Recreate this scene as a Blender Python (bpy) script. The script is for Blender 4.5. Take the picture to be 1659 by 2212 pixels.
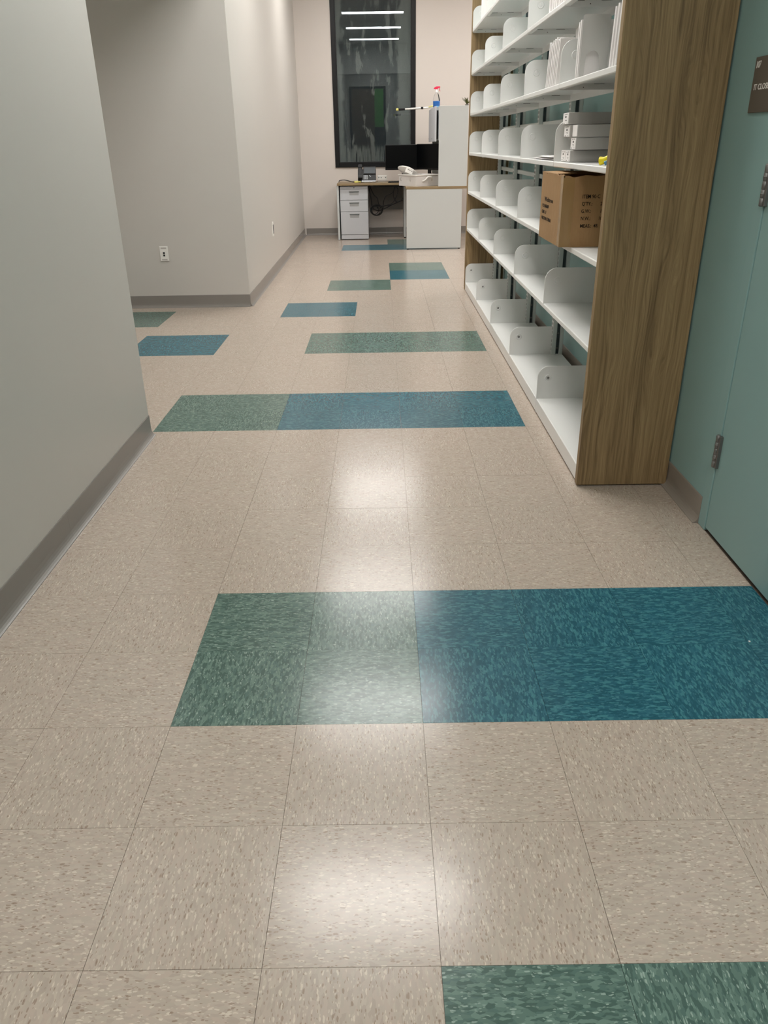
import bpy, bmesh, math, random
from mathutils import Vector, Matrix, Euler
random.seed(7)
for o in list(bpy.data.objects): bpy.data.objects.remove(o)
C = bpy.context.scene.collection
SC = bpy.context.scene
PI = math.pi

# ------------------------------------------------------------------ camera
F_PX, CAM = 1668.346, Vector((0.52629, -0.85137, 1.26286))
YAW, PITCH, ROLL = -0.00215, -0.44554, -0.01555
def cam_axes():
    cy, sy, cp, sp = math.cos(YAW), math.sin(YAW), math.cos(PITCH), math.sin(PITCH)
    f = Vector((sy*cp, cy*cp, sp)); r = Vector((cy, -sy, 0)); u = r.cross(f)
    R = math.cos(ROLL)*r + math.sin(ROLL)*u; U = -math.sin(ROLL)*r + math.cos(ROLL)*u
    return R, U, f
AX = cam_axes()
cd = bpy.data.cameras.new('camera'); cam = bpy.data.objects.new('camera', cd); C.objects.link(cam)
cd.sensor_fit = 'HORIZONTAL'; cd.sensor_width = 36; cd.lens = F_PX/1659*36
cd.clip_start = 0.02; cd.clip_end = 100
m = Matrix.Identity(4)
for i in range(3):
    m[i][0] = AX[0][i]; m[i][1] = AX[1][i]; m[i][2] = -AX[2][i]; m[i][3] = CAM[i]
cam.matrix_world = m
SC.camera = cam
def project(p):
    d = Vector(p)-CAM; w = d.dot(AX[2])
    return 829.5+F_PX*d.dot(AX[0])/w, 1106-F_PX*d.dot(AX[1])/w, w

# ------------------------------------------------------------------ world (night outside) and exposure
w = bpy.data.worlds.new('night'); SC.world = w; w.use_nodes = True
w.node_tree.nodes['Background'].inputs[0].default_value = (0.004, 0.006, 0.009, 1)
w.node_tree.nodes['Background'].inputs[1].default_value = 1
SC.view_settings.view_transform = 'Standard'; SC.view_settings.look = 'None'
SC.view_settings.gamma = 1; SC.view_settings.use_curve_mapping = False
SC.view_settings.exposure = 0.0
LAMP_STRENGTH = 46
LAMP_COLOR = (1.0, 0.975, 0.945, 1)

# ------------------------------------------------------------------ materials
def lin(c):
    if isinstance(c, str): c = [int(c[i:i+2], 16)/255 for i in (0, 2, 4)]
    return tuple((v/12.92 if v <= .04045 else ((v+.055)/1.055)**2.4) for v in c) + (1,)
MATS = {}
class NT:
    def __init__(s, name):
        s.m = bpy.data.materials.new(name); s.m.use_nodes = True; s.t = s.m.node_tree; s.n = s.t.nodes; s.l = s.t.links
        s.b = s.n['Principled BSDF']; s.out = s.n['Material Output']; MATS[name] = s.m
    def add(s, ty, **kw):
        n = s.n.new(ty)
        for k, v in kw.items():
            if k.startswith('i_'):
                key = k[2:]; key = int(key) if key.isdigit() else key
                s.put(n.inputs[key], v)
            else: setattr(n, k, v)
        return n
    def put(s, sock, v):
        if isinstance(v, bpy.types.NodeSocket): s.l.new(v, sock)
        else: sock.default_value = v
    def math(s, op, a, b=0.0, clamp=False):
        n = s.n.new('ShaderNodeMath'); n.operation = op; n.use_clamp = clamp
        s.put(n.inputs[0], a); s.put(n.inputs[1], b); return n.outputs[0]
    def vmath(s, op, a, b):
        n = s.n.new('ShaderNodeVectorMath'); n.operation = op
        s.put(n.inputs[0], a); s.put(n.inputs[1], b); return n.outputs[0]
    def mix(s, f, a, b):
        n = s.n.new('ShaderNodeMix'); n.data_type = 'RGBA'
        s.put(n.inputs[0], f); s.put(n.inputs[6], a); s.put(n.inputs[7], b); return n.outputs[2]
    def ramp(s, f, stops, interp='LINEAR'):
        n = s.n.new('ShaderNodeValToRGB'); n.color_ramp.interpolation = interp
        e = n.color_ramp.elements
        while len(e) < len(stops): e.new(.5)
        for i, (p, c) in enumerate(stops): e[i].position = p; e[i].color = c
        s.l.new(f, n.inputs[0]); return n.outputs[0]
    def noise(s, vec, scale, detail=2, rough=.5):
        n = s.add('ShaderNodeTexNoise', i_Scale=scale, i_Detail=detail, i_Roughness=rough); s.l.new(vec, n.inputs['Vector']); return n.outputs['Fac']
    def mapping(s, vec, scale=(1, 1, 1), loc=(0, 0, 0)):
        n = s.add('ShaderNodeMapping'); s.l.new(vec, n.inputs[0]); n.inputs['Scale'].default_value = scale; n.inputs['Location'].default_value = loc; return n.outputs[0]
    def obj(s): return s.add('ShaderNodeTexCoord').outputs['Object']
    def pos(s): return s.add('ShaderNodeNewGeometry').outputs['Position']
    def bump(s, h, strength, dist=.001):
        n = s.add('ShaderNodeBump', i_Strength=strength, i_Distance=dist); s.l.new(h, n.inputs['Height']); s.l.new(n.outputs[0], s.b.inputs['Normal'])
    def set(s, **kw):
        for k, v in kw.items(): s.put(s.b.inputs[k.replace('_', ' ')], v)
        return s
def simple(name, col, rough=.5, metal=0, spec=.5, var=0.0, vscale=4, bump=0, bscale=300, **kw):
    t = NT(name); c = lin(col)
    if var:
        f = t.noise(t.pos(), vscale, 3)
        f = t.math('MULTIPLY_ADD', f, 2*var); 
        t.n[-1].inputs[2].default_value = 1-var
        vm = t.n.new('ShaderNodeVectorMath'); vm.operation = 'SCALE'; vm.inputs[0].default_value = c[:3]; t.l.new(f, vm.inputs['Scale'])
        t.l.new(vm.outputs[0], t.b.inputs['Base Color'])
    else: t.b.inputs['Base Color'].default_value = c
    t.set(Roughness=rough, Metallic=metal); t.b.inputs['Specular IOR Level'].default_value = spec
    if bump: t.bump(t.noise(t.pos(), bscale, 2), bump)
    for k, v in kw.items(): t.b.inputs[k.replace('_', ' ')].default_value = v
    return t.m

simple('wall_paint', 'c8c4be', .42, spec=.45, var=.02, vscale=1.5, bump=.10, bscale=260)
simple('wall_cream', 'd5cdc6', .5, spec=.4, var=.015, vscale=1.5, bump=.08, bscale=260)
simple('wall_teal', '8aaba9', .45, spec=.4, var=.03, vscale=2, bump=.08, bscale=260)
simple('door_teal', '8aaba9', .4, spec=.45, var=.03, vscale=3)
simple('ceiling_white', 'd8d6d0', .9, spec=.1, var=.03, vscale=60)
simple('vinyl_base', '86817c', .24, spec=.5, var=.04, vscale=3)
simple('vinyl_base_warm', '8d857c', .36, spec=.5, var=.04, vscale=3)
simple('subfloor', '6b5d52', .9)
simple('rubber_black', '101012', .5)
simple('white_metal', 'e2e2df', .3, spec=.5, var=.012, vscale=3)
simple('upright_metal', 'c9cdc9', .35, spec=.5)
simple('recess_dark', '4c5557', .5)
simple('slot_black', '15171a', .7)
simple('steel', '83817f', .48, metal=.85)
simple('chrome', 'd0d0d0', .15, metal=1)
simple('black_frame', '0d0d0f', .4, spec=.3)
simple('laminate_white', 'c6cac9', .4, spec=.4)
simple('pedestal_white', 'c4c6ca', .4, spec=.4)
simple('pull_grey', 'a9a9a9', .35, metal=.3)
simple('black_plastic', '090a0c', .4, spec=.3)
simple('black_screen', '030406', .3, spec=.12)
simple('phone_screen', '2c353b', .3)
simple('white_plastic', 'e9e7e2', .35)
simple('grey_plastic', 'b9b4b0', .5)
simple('bookend_grey', 'cbc9c5', .4)
simple('modesty_grey', '6d6963', .6)
simple('key_white', 'b8bcc0', .5)
simple('paper_white', 'ebe8e6', .7, spec=.25, var=.02, vscale=8)
simple('paper_grey', 'c9c7c4', .7, spec=.25, var=.03, vscale=10)
simple('carton_grey', 'b3b0ac', .65, spec=.3, var=.03, vscale=14)
simple('ink_black', '17110e', .7, spec=.2)
simple('ink_grey', '6f6c69', .8, spec=.2)
simple('yellow_plastic', 'f2e021', .35)
simple('yellow_pale', 'd9d27a', .45)
simple('blue_soft', '4f86a6', .5)
simple('red_plastic', 'd8234a', .35)
simple('sign_brown', '625a50', .5, spec=.35, var=.03, vscale=30)
simple('sign_white', 'e8e4de', .5)
simple('cable_black', '0b0b0c', .5)
simple('green_leaf', '4a4d16', .5, var=.45, vscale=60)
simple('pot_grey', '6d6a64', .6)
simple('door_brown', '5a4430', .5, var=.2, vscale=6)
simple('green_panel', '4f9a3c', .6)
simple('tray_white', 'd6d2cf', .42, spec=.4, var=.05, vscale=14)
simple('label_blue', '79b6e0', .5)
simple('tape_clear', '9c7d52', .22, spec=.5)
simple('bag_plastic', 'c9c6cc', .25)

# cardboard
t = NT('cardboard'); p = t.pos()
f1 = t.noise(t.mapping(p, (3, 3, 3)), 2, 4, .6); f2 = t.noise(t.mapping(p, (60, 60, 8)), 3, 3)
c = t.mix(f1, lin('9a7850'), lin('b08c62')); c = t.mix(t.math('MULTIPLY', f2, .35), c, lin('86663f'))
t.l.new(c, t.b.inputs['Base Color']); t.set(Roughness=.6); t.b.inputs['Specular IOR Level'].default_value = .3
t.bump(t.noise(t.mapping(p, (14, 14, 9)), 3, 4), .35, .006)

# wood laminate: vertical grain with cathedral swirls
t = NT('wood_laminate'); p = t.pos()
sep = t.add('ShaderNodeSeparateXYZ'); t.l.new(p, sep.inputs[0])
warp = t.noise(t.mapping(p, (9, 9, 1.5)), 1.0, 3, .5)
u = t.math('ADD', t.math('ADD', sep.outputs[0], sep.outputs[1]), t.math('MULTIPLY', warp, .12))
grain = t.add('ShaderNodeCombineXYZ'); t.l.new(u, grain.inputs[0]); t.l.new(t.math('MULTIPLY', sep.outputs[2], .02), grain.inputs[2])
rings = t.noise(grain.outputs[0], 130, 4, .65)
fine = t.noise(t.mapping(p, (330, 330, 5)), 1.0, 3, .6)
band = t.noise(t.mapping(p, (17, 17, .5)), 1.0, 3, .6)
streak = t.noise(t.mapping(p, (95, 95, 1.3)), 1.0, 3, .6)
v = t.math('ADD', t.math('ADD', t.math('MULTIPLY', rings, .42), t.math('MULTIPLY', streak, .26)), t.math('ADD', t.math('MULTIPLY', fine, .14), t.math('MULTIPLY', band, .30)))
col = t.ramp(v, [(.38, lin('4a3a27')), (.47, lin('6d593e')), (.55, lin('866f4e')), (.68, lin('a08863'))])
t.l.new(col, t.b.inputs['Base Color']); t.set(Roughness=.5); t.b.inputs['Specular IOR Level'].default_value = .35
t.bump(fine, .12, .0008)
# desk edge laminate, plain
t = NT('desk_laminate'); p = t.pos()
f = t.noise(t.mapping(p, (3, 90, 90)), 1, 3)
t.l.new(t.mix(f, lin('7d6a4d'), lin('a38d6b')), t.b.inputs['Base Color']); t.set(Roughness=.4)

# vinyl composition tile: chips lying along the tile's own x axis
def tile_mat(name, kind):
    t = NT(name)
    loc = t.add('ShaderNodeObjectInfo').outputs['Location']
    v = t.vmath('ADD', t.obj(), t.vmath('MULTIPLY', loc, (7.31, 5.77, 0)))
    n = t.add('ShaderNodeTexNoise', i_Scale=70, i_Detail=2); t.l.new(v, n.inputs['Vector'])
    d = t.vmath('MULTIPLY', t.vmath('SUBTRACT', n.outputs['Color'], (.5, .5, .5)), (.012, .006, 0))
    v = t.vmath('ADD', v, d)
    def vor(sx, sy, off):
        mp = t.mapping(v, (sx, sy, 1), off)
        o = t.add('ShaderNodeTexVoronoi', voronoi_dimensions='2D', i_Scale=1.0); t.l.new(mp, o.inputs['Vector'])
        s = t.add('ShaderNodeSeparateColor'); t.l.new(o.outputs['Color'], s.inputs[0])
        return s.outputs[0], s.outputs[1], o.outputs['Distance']
    r1, g1, d1 = vor(70, 215, (0, 0, 0)); r2, g2, d2 = vor(92, 270, (3.3, 9.1, 0)); r3, g3, d3 = vor(150, 430, (7.7, 1.9, 0))
    cloud = t.noise(v, 9, 3)
    if kind == 'beige':
        base = t.mix(t.math('MULTIPLY', cloud, .8), lin('b0a598'), lin('b6a499'))
        base = t.mix(t.math('MULTIPLY_ADD', g1, .35), base, t.ramp(r1, [(0, lin('9f9183')), (.28, lin('b7a496')), (.55, lin('ada293')), (.8, lin('c0b2a3'))], 'CONSTANT')); t.n[-3].inputs[2].default_value = .1
        L, D, fl, fd, fs, ds, sz = lin('d6cabb'), lin('836d5d'), .88, .10, .62, .6, .42
    elif kind == 'green':
        base = t.ramp(r1, [(0, lin('475e56')), (.3, lin('5a7168')), (.62, lin('677f75')), (.85, lin('526a62'))], 'CONSTANT')
        L, D, fl, fd, fs, ds, sz = lin('a3b5aa'), lin('3f5751'), .90, .09, .62, .6, .34
    else:
        base = t.ramp(r1, [(0, lin('235462')), (.36, lin('2f6472')), (.62, lin('3b747e')), (.84, lin('295c6b'))], 'CONSTANT')
        L, D, fl, fd, fs, ds, sz = lin('4f8791'), lin('1f4c5b'), .88, .12, .6, .6, .5
    lf = t.math('MULTIPLY', t.math('GREATER_THAN', r2, fl), t.math('LESS_THAN', d2, t.math('MULTIPLY_ADD', g2, sz)))
    t.n[-3].inputs[2].default_value = .14
    df = t.math('MULTIPLY', t.math('LESS_THAN', r2, fd), t.math('LESS_THAN', d2, t.math('MULTIPLY_ADD', g2, .40))); t.n[-3].inputs[2].default_value = .12
    lf3 = t.math('MULTIPLY', t.math('GREATER_THAN', r3, .93), t.math('LESS_THAN', d3, .42)); df3 = t.math('MULTIPLY', t.math('LESS_THAN', r3, .06), t.math('LESS_THAN', d3, .38))
    c = t.mix(t.math('MULTIPLY', lf, fs), base, L); c = t.mix(t.math('MULTIPLY', df, ds), c, D)
    c = t.mix(t.math('MULTIPLY', lf3, fs*.7), c, L); c = t.mix(t.math('MULTIPLY', df3, ds), c, D)
    t.l.new(c, t.b.inputs['Base Color'])
    t.b.inputs['Specular IOR Level'].default_value = .36
    rr = t.noise(t.pos(), 3.5, 3); rr = t.math('MULTIPLY_ADD', rr, .08); t.n[-1].inputs[2].default_value = .16
    t.l.new(rr, t.b.inputs['Roughness'])
    t.bump(t.noise(t.mapping(t.pos(), (1, 1, 0)), 14, 2), .04, .004)
for k in ('beige', 'green', 'blue'): tile_mat('tile_'+k, k)

# lamp diffuser
t = NT('lamp_diffuser'); t.b.inputs['Emission Color'].default_value = LAMP_COLOR; t.b.inputs['Emission Strength'].default_value = LAMP_STRENGTH
t.b.inputs['Base Color'].default_value = (.8, .8, .8, 1)

# window glass at night, half wiped: clear glass with dried cleaning film
t = NT('streaked_glass'); p = t.pos()
sp = t.add('ShaderNodeSeparateXYZ'); t.l.new(p, sp.inputs[0]); X, Zc = sp.outputs[0], sp.outputs[2]
wob = t.noise(t.mapping(p, (3.2, 1, 1.7)), 1.6, 6, .68)
right = t.math('MULTIPLY', t.math('SUBTRACT', t.math('ADD', X, t.math('MULTIPLY', wob, .42)), .98), 30, True)
left = t.math('MULTIPLY', t.math('SUBTRACT', t.math('SUBTRACT', .22, X), t.math('MULTIPLY', wob, .42)), 30, True)
edge = t.math('MAXIMUM', left, right)
st = t.noise(t.mapping(p, (7.5, 1, 2.3), (1.3, 0, .4)), 1.0, 6, .66)
smear = t.math('MULTIPLY', t.math('SUBTRACT', st, .565), 40, True)
fleck = t.noise(t.mapping(p, (34, 1, 14)), 1.0, 3, .6)
flecks = t.math('MULTIPLY', t.math('SUBTRACT', fleck, .66), 30, True)
drip = t.noise(t.mapping(p, (60, 1, 1.2)), 1.0, 2)
low = t.math('MULTIPLY', t.math('SUBTRACT', 1.42, t.math('ADD', Zc, t.math('MULTIPLY', drip, .36))), 16, True)
drips = t.math('MULTIPLY', low, t.math('MULTIPLY', t.math('SUBTRACT', drip, .38), 14, True))
film = t.math('MAXIMUM', t.math('MAXIMUM', edge, t.math('MULTIPLY', smear, .95)), t.math('MAXIMUM', drips, t.math('MULTIPLY', flecks, .6)))
fine = t.noise(t.mapping(p, (45, 1, 5)), 1.0, 4)
film = t.math('MULTIPLY', film, t.math('MULTIPLY_ADD', fine, .5)); t.n[-1].inputs[2].default_value = .75
film = t.math('MULTIPLY_ADD', film, .165); t.n[-1].inputs[2].default_value = .030
tr = t.add('ShaderNodeBsdfTransparent'); tr.inputs[0].default_value = (.85, .9, .9, 1)
gl = t.add('ShaderNodeBsdfGlossy'); gl.inputs['Roughness'].default_value = .01; gl.inputs[0].default_value = (.85, .95, 1, 1)
fr = t.add('ShaderNodeFresnel'); fr.inputs[0].default_value = 1.75
m1 = t.add('ShaderNodeMixShader'); t.l.new(t.math('MULTIPLY', fr.outputs[0], 1.0, True), m1.inputs[0]); t.l.new(tr.outputs[0], m1.inputs[1]); t.l.new(gl.outputs[0], m1.inputs[2])
df = t.add('ShaderNodeBsdfDiffuse'); df.inputs[0].default_value = lin('c3cfc8')
m2 = t.add('ShaderNodeMixShader'); t.l.new(film, m2.inputs[0]); t.l.new(m1.outputs[0], m2.inputs[1]); t.l.new(df.outputs[0], m2.inputs[2])
t.l.new(m2.outputs[0], t.out.inputs[0])

# clear bottle plastic and blue fluid
t = NT('clear_plastic'); t.set(Roughness=.08); t.b.inputs['Transmission Weight'].default_value = 1; t.b.inputs['IOR'].default_value = 1.2; t.b.inputs['Base Color'].default_value = (.95, .96, .97, 1)
simple('blue_fluid', '1560b0', .15, Coat_Weight=.4)

# ------------------------------------------------------------------ mesh helpers
def box(bm, x0, x1, y0, y1, z0, z1, bev=0, mi=0, seg=1):
    vs = [bm.verts.new((x, y, z)) for x in (x0, x1) for y in (y0, y1) for z in (z0, z1)]
    fs = [bm.faces.new([vs[i] for i in q]) for q in ((0, 1, 3, 2), (4, 6, 7, 5), (0, 4, 5, 1), (2, 3, 7, 6), (0, 2, 6, 4), (1, 5, 7, 3))]
    for f in fs: f.material_index = mi
    if bev:
        es = list({e for f in fs for e in f.edges})
        bmesh.ops.bevel(bm, geom=es, offset=bev, segments=seg, profile=.5, affect='EDGES', material=mi)
    return fs
def prism(bm, pts, axis, a, b, mi=0):
    """closed 2D outline extruded along an axis; pts are the other two coords in x,y,z order"""
    def P(q, h):
        return {'x': (h, q[0], q[1]), 'y': (q[0], h, q[1]), 'z': (q[0], q[1], h)}[axis]
    A = [bm.verts.new(P(q, a)) for q in pts]; B = [bm.verts.new(P(q, b)) for q in pts]
    n = len(pts); fs = []
    for i in range(n): fs.append(bm.faces.new((A[i], A[(i+1) % n], B[(i+1) % n], B[i])))
    fs.append(bm.faces.new(A[::-1])); fs.append(bm.faces.new(B))
    for f in fs: f.material_index = mi
    return fs
def tube(bm, pts, r, seg=8, mi=0, cap=True):
    pts = [Vector(p) for p in pts]; rings = []
    up = Vector((0, 0, 1))
    for i, p in enumerate(pts):
        d = (pts[min(i+1, len(pts)-1)]-pts[max(i-1, 0)]).normalized()
        a = d.cross(up if abs(d.z) < .95 else Vector((1, 0, 0))).normalized(); b = a.cross(d).normalized()
        rr = r[i] if isinstance(r, (list, tuple)) else r
        rings.append([bm.verts.new(p+a*rr*math.cos(2*PI*k/seg)+b*rr*math.sin(2*PI*k/seg)) for k in range(seg)])
    for i in range(len(rings)-1):
        for k in range(seg):
            f = bm.faces.new((rings[i][k], rings[i][(k+1) % seg], rings[i+1][(k+1) % seg], rings[i+1][k])); f.material_index = mi; f.smooth = True
    if cap:
        for q in (rings[0], rings[-1][::-1]):
            f = bm.faces.new(q); f.material_index = mi
def lathe(bm, prof, c, seg=24, mi=0, axis='z'):
    """prof: (radius, height) list"""
    rings = []
    for r, h in prof:
        ring = []
        for k in range(seg):
            a = 2*PI*k/seg; q = (max(r, 1e-5)*math.cos(a), max(r, 1e-5)*math.sin(a), h)
            if axis == 'y': q = (q[0], q[2], q[1])
            elif axis == 'x': q = (q[2], q[0], q[1])
            ring.append(bm.verts.new((c[0]+q[0], c[1]+q[1], c[2]+q[2])))
        rings.append(ring)
    for i in range(len(rings)-1):
        for k in range(seg):
            f = bm.faces.new((rings[i][k], rings[i][(k+1) % seg], rings[i+1][(k+1) % seg], rings[i+1][k])); f.material_index = mi; f.smooth = True
    bm.faces.new(rings[0][::-1]).material_index = mi; bm.faces.new(rings[-1]).material_index = mi
def spline(pts, n=10):
    pts = [Vector(p) for p in pts]; out = []
    for i in range(len(pts)-1):
        p0, p1, p2, p3 = pts[max(i-1, 0)], pts[i], pts[i+1], pts[min(i+2, len(pts)-1)]
        for k in range(n):
            u = k/n
            out.append(.5*((2*p1)+(p2-p0)*u+(2*p0-5*p1+4*p2-p3)*u*u+(3*p1-p0-3*p2+p3)*u**3))
    out.append(pts[-1]); return out
def arc(cx, cy, r, a0, a1, n=8):
    return [(cx+r*math.cos(math.radians(a0+(a1-a0)*i/n)), cy+r*math.sin(math.radians(a0+(a1-a0)*i/n))) for i in range(n+1)]
def obj(name, bm, mats, parent=None, smooth=False, local=False):
    """links bm as one object; coordinates are world unless local (then relative to the parent)"""
    bmesh.ops.recalc_face_normals(bm, faces=bm.faces[:])
    if smooth:
        for f in bm.faces: f.smooth = True
    off = Vector((0, 0, 0))
    if parent is not None and not local:
        q = parent
        while q is not None: off += q.location; q = q.parent
        bmesh.ops.translate(bm, verts=bm.verts[:], vec=-off)
    me = bpy.data.meshes.new(name); bm.to_mesh(me); bm.free()
    for mt in (mats if isinstance(mats, (list, tuple)) else [mats]): me.materials.append(MATS[mt])
    o = bpy.data.objects.new(name, me); C.objects.link(o)
    if parent is not None: o.parent = parent
    return o
def B(*a, **k):
    bm = bmesh.new(); box(bm, *a, **k); return bm
def tag(o, label, cat, group=None):
    o['label'] = label; o['category'] = cat
    if group: o['group'] = group
    return o
def thing(name, label, cat, loc, group=None):
    o = bpy.data.objects.new(name, None); o.empty_display_size = .1; C.objects.link(o); o.location = loc
    return tag(o, label, cat, group)
def struct(o):
    o['kind'] = 'structure'; return o
def sroot(name, loc=(0, 0, 0)):
    o = bpy.data.objects.new(name, None); o.empty_display_size = .1; C.objects.link(o); o.location = loc; return struct(o)
def copy_tree(o, parent=None):
    c = o.copy(); C.objects.link(c)
    if parent is not None: c.parent = parent
    for ch in list(o.children): copy_tree(ch, c)
    return c
def text_mesh(name, body, size, mat, parent, origin, xdir, zdir, sx=1.0, depth=.0004, bold=0.0):
    cu = bpy.data.curves.new('lettering', 'FONT'); cu.body = body; cu.size = size; cu.extrude = depth; cu.offset = bold; cu.resolution_u = 3
    tmp = bpy.data.objects.new('lettering', cu); C.objects.link(tmp)
    me = bpy.data.meshes.new_from_object(tmp.evaluated_get(bpy.context.evaluated_depsgraph_get()))
    bpy.data.objects.remove(tmp); bpy.data.curves.remove(cu)
    X = Vector(xdir).normalized(); Y = Vector(zdir).normalized(); N = X.cross(Y)
    off = Vector((0, 0, 0)); q = parent
    while q is not None: off += q.location; q = q.parent
    for v in me.vertices:
        v.co = Vector(origin)+X*v.co.x*sx+Y*v.co.y+N*v.co.z-off
    me.name = name; me.materials.clear(); me.materials.append(MATS[mat])
    o = bpy.data.objects.new(name, me); C.objects.link(o); o.parent = parent
    return o

# ------------------------------------------------------------------ the setting
T = .3048
XR, XL, YB, HC = 1.665, -.605, 11.70, 3.51     # right wall, left wall, back wall, ceiling
YA, YL = 5.98, 2.70                             # alcove back wall, end of the left wall
YE = 6.68                                       # end of the right wall
REAR = -4.6

floor = struct(obj('floor', B(-6.5, 5.0, REAR, YB, -.06, -.004), 'subfloor'))
def tile_kind(c, r):
    if r in (2, 3): return 'green' if c in (0, 1) else ('blue' if 2 <= c <= 6 else 'beige')
    if r in (-1, -2): return 'green' if 2 <= c <= 6 else 'beige'
    if r in (9, 10): return 'green' if c in (-2, -1) else ('blue' if 0 <= c <= 3 else 'beige')
    if r in (14, 15): return 'green' if 0 <= c <= 3 else ('blue' if c in (-4, -3) else 'beige')
    if r in (17, 18) and c in (-6, -5, -7): return 'green'
    if r in (18, 19) and c in (-1, 0): return 'blue'
    if r in (22, 23) and c in (0, 1): return 'green'
    if r in (24, 25) and c in (2, 3): return 'blue'
    if r in (26, 27) and c in (2, 3): return 'green'
    if r in (32, 33) and 0 <= c <= 4: return 'blue'
    if r in (34, 35) and c in (2, 3): return 'green'
    return 'beige'
def regions():   # walkable rectangles
    return [(XL, XR, REAR, YL), (-6.5, XR, YL, YA), (-.63, XR, YA, YE), (-.63, 5.0, YE, YB)]
cells = []
for r in range(-16, 39):
    for c in range(-22, 17):
        x0, x1, y0, y1 = c*T, (c+1)*T, r*T, (r+1)*T
        best = None
        for (a, b, d, e) in regions():
            q = (max(x0, a), min(x1, b), max(y0, d), min(y1, e))
            if q[1]-q[0] > .004 and q[3]-q[2] > .004:
                best = q if best is None else (min(best[0], q[0]), max(best[1], q[1]), min(best[2], q[2]), max(best[3], q[3]))
        if not best: continue
        cx, cy = (best[0]+best[1])/2, (best[2]+best[3])/2
        area = 0
        pr = [project((x, y, 0)) for x, y in ((best[0], best[2]), (best[1], best[2]), (best[1], best[3]), (best[0], best[3]))]
        if all(p[2] > .05 for p in pr):
            inside = any(-5 < p[0] < 1664 and -5 < p[1] < 2217 for p in pr)
            hid = (cy > YE and cx > 1.75) or (cx < XL-.05 and cy < YA and (project((cx, cy, 0))[0] < 280))
            if inside and not hid:
                area = abs(sum(pr[i][0]*pr[(i+1) % 4][1]-pr[(i+1) % 4][0]*pr[i][1] for i in range(4)))/2
        cells.append((area, c, r, best))
cells.sort(key=lambda q: -q[0])
G = .0004
TILE_ME = {}
def tile_mesh(kind, w, h):
    key = (kind, round(w, 4), round(h, 4))
    if key not in TILE_ME:
        bm = B(-w/2+G, w/2-G, -h/2+G, h/2-G, -.003, 0)
        me = bpy.data.meshes.new('tile'); bmesh.ops.recalc_face_normals(bm, faces=bm.faces[:]); bm.to_mesh(me); bm.free()
        me.materials.append(MATS['tile_'+kind]); TILE_ME[key] = me
    return TILE_ME[key]
rest = {}
for i, (area, c, r, q) in enumerate(cells):
    kind = tile_kind(c, r); vert = (c+r) % 2 == 0
    w_, h_ = q[1]-q[0], q[3]-q[2]
    jz = random.uniform(-.00035, .0)
    if area > 0 and i < 300:
        if vert: w_, h_ = h_, w_
        o = bpy.data.objects.new('tile', tile_mesh(kind, w_, h_)); C.objects.link(o); o.parent = floor
        o.location = ((q[0]+q[1])/2, (q[2]+q[3])/2, jz)
        o.rotation_euler = (random.uniform(-.0006, .0006), random.uniform(-.0006, .0006), PI/2 if vert else 0)
    else: rest.setdefault((kind, vert), []).append((q, jz))
for (kind, vert), qs in rest.items():
    bm = bmesh.new()
    for q, jz in qs: box(bm, q[0]+G, q[1]-G, q[2]+G, q[3]-G, -.003+jz, jz)
    if vert: bmesh.ops.rotate(bm, verts=bm.verts[:], cent=(0, 0, 0), matrix=Matrix.Rotation(-PI/2, 3, 'Z'))
    o = obj('distant_tiles', bm, 'tile_'+kind, floor, local=True); o['kind'] = 'stuff'
    if vert: o.rotation_euler = (0, 0, PI/2)

struct(obj('ceiling', B(-6.5, 5.0, REAR, YB, HC, HC+.1), 'ceiling_white'))
struct(obj('ceiling_soffit', B(-6.5, XL-.002, YL, YA, 2.56, HC), 'ceiling_white'))
struct(obj('added_ceiling_baffle', B(XL, XR, 1.50, 1.75, 2.86, HC), 'ceiling_white'))  # added out of view, keeps the rear fill lamps out of the window reflection
struct(obj('wall_left', B(-.76, XL, REAR, YL, 0, HC), 'wall_paint'))
struct(obj('wall_alcove_front', B(-6.5, -.76, YL-.15, YL, 0, HC), 'wall_paint'))
struct(obj('wall_alcove_end', B(-6.65, -6.5, YL-.15, YA+.15, 0, HC), 'wall_paint'))
bm = bmesh.new(); prism(bm, [(-6.5, YA), (-.618, YA), (-.645, YB), (-6.5, YB)], 'z', 0, HC)
struct(obj('wall_left_far', bm, 'wall_paint'))
# back wall with the window opening
WX0, WX1, WZ0, WZ1 = -.14, 1.045, .945, 3.22
bm = bmesh.new()
box(bm, -6.5, WX0, YB, YB+.22, 0, HC); box(bm, WX1, 5.15, YB, YB+.22, 0, HC)
box(bm, WX0, WX1, YB, YB+.22, 0, WZ0); box(bm, WX0, WX1, YB, YB+.22, WZ1, HC)
struct(obj('wall_back', bm, 'wall_cream'))
# right wall with the door opening
DY0, DY1, DZ = .66, 1.605, 2.14
bm = bmesh.new()
box(bm, XR, XR+.14, DY1+.055, YE, 0, HC); box(bm, XR, XR+.14, REAR, DY0-.055, 0, HC); box(bm, XR, XR+.14, DY0-.055, DY1+.055, DZ+.055, HC)
struct(obj('wall_right', bm, 'wall_teal'))
struct(obj('wall_right_return', B(XR+.14, 5.0, YE-.14, YE, 0, HC), 'wall_cream'))
struct(obj('wall_far_right', B(5.0, 5.15, YE-.14, YB, 0, HC), 'wall_cream'))
struct(obj('wall_rear', B(-.76, XR+.14, REAR-.15, REAR, 0, HC), 'wall_paint'))

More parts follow.
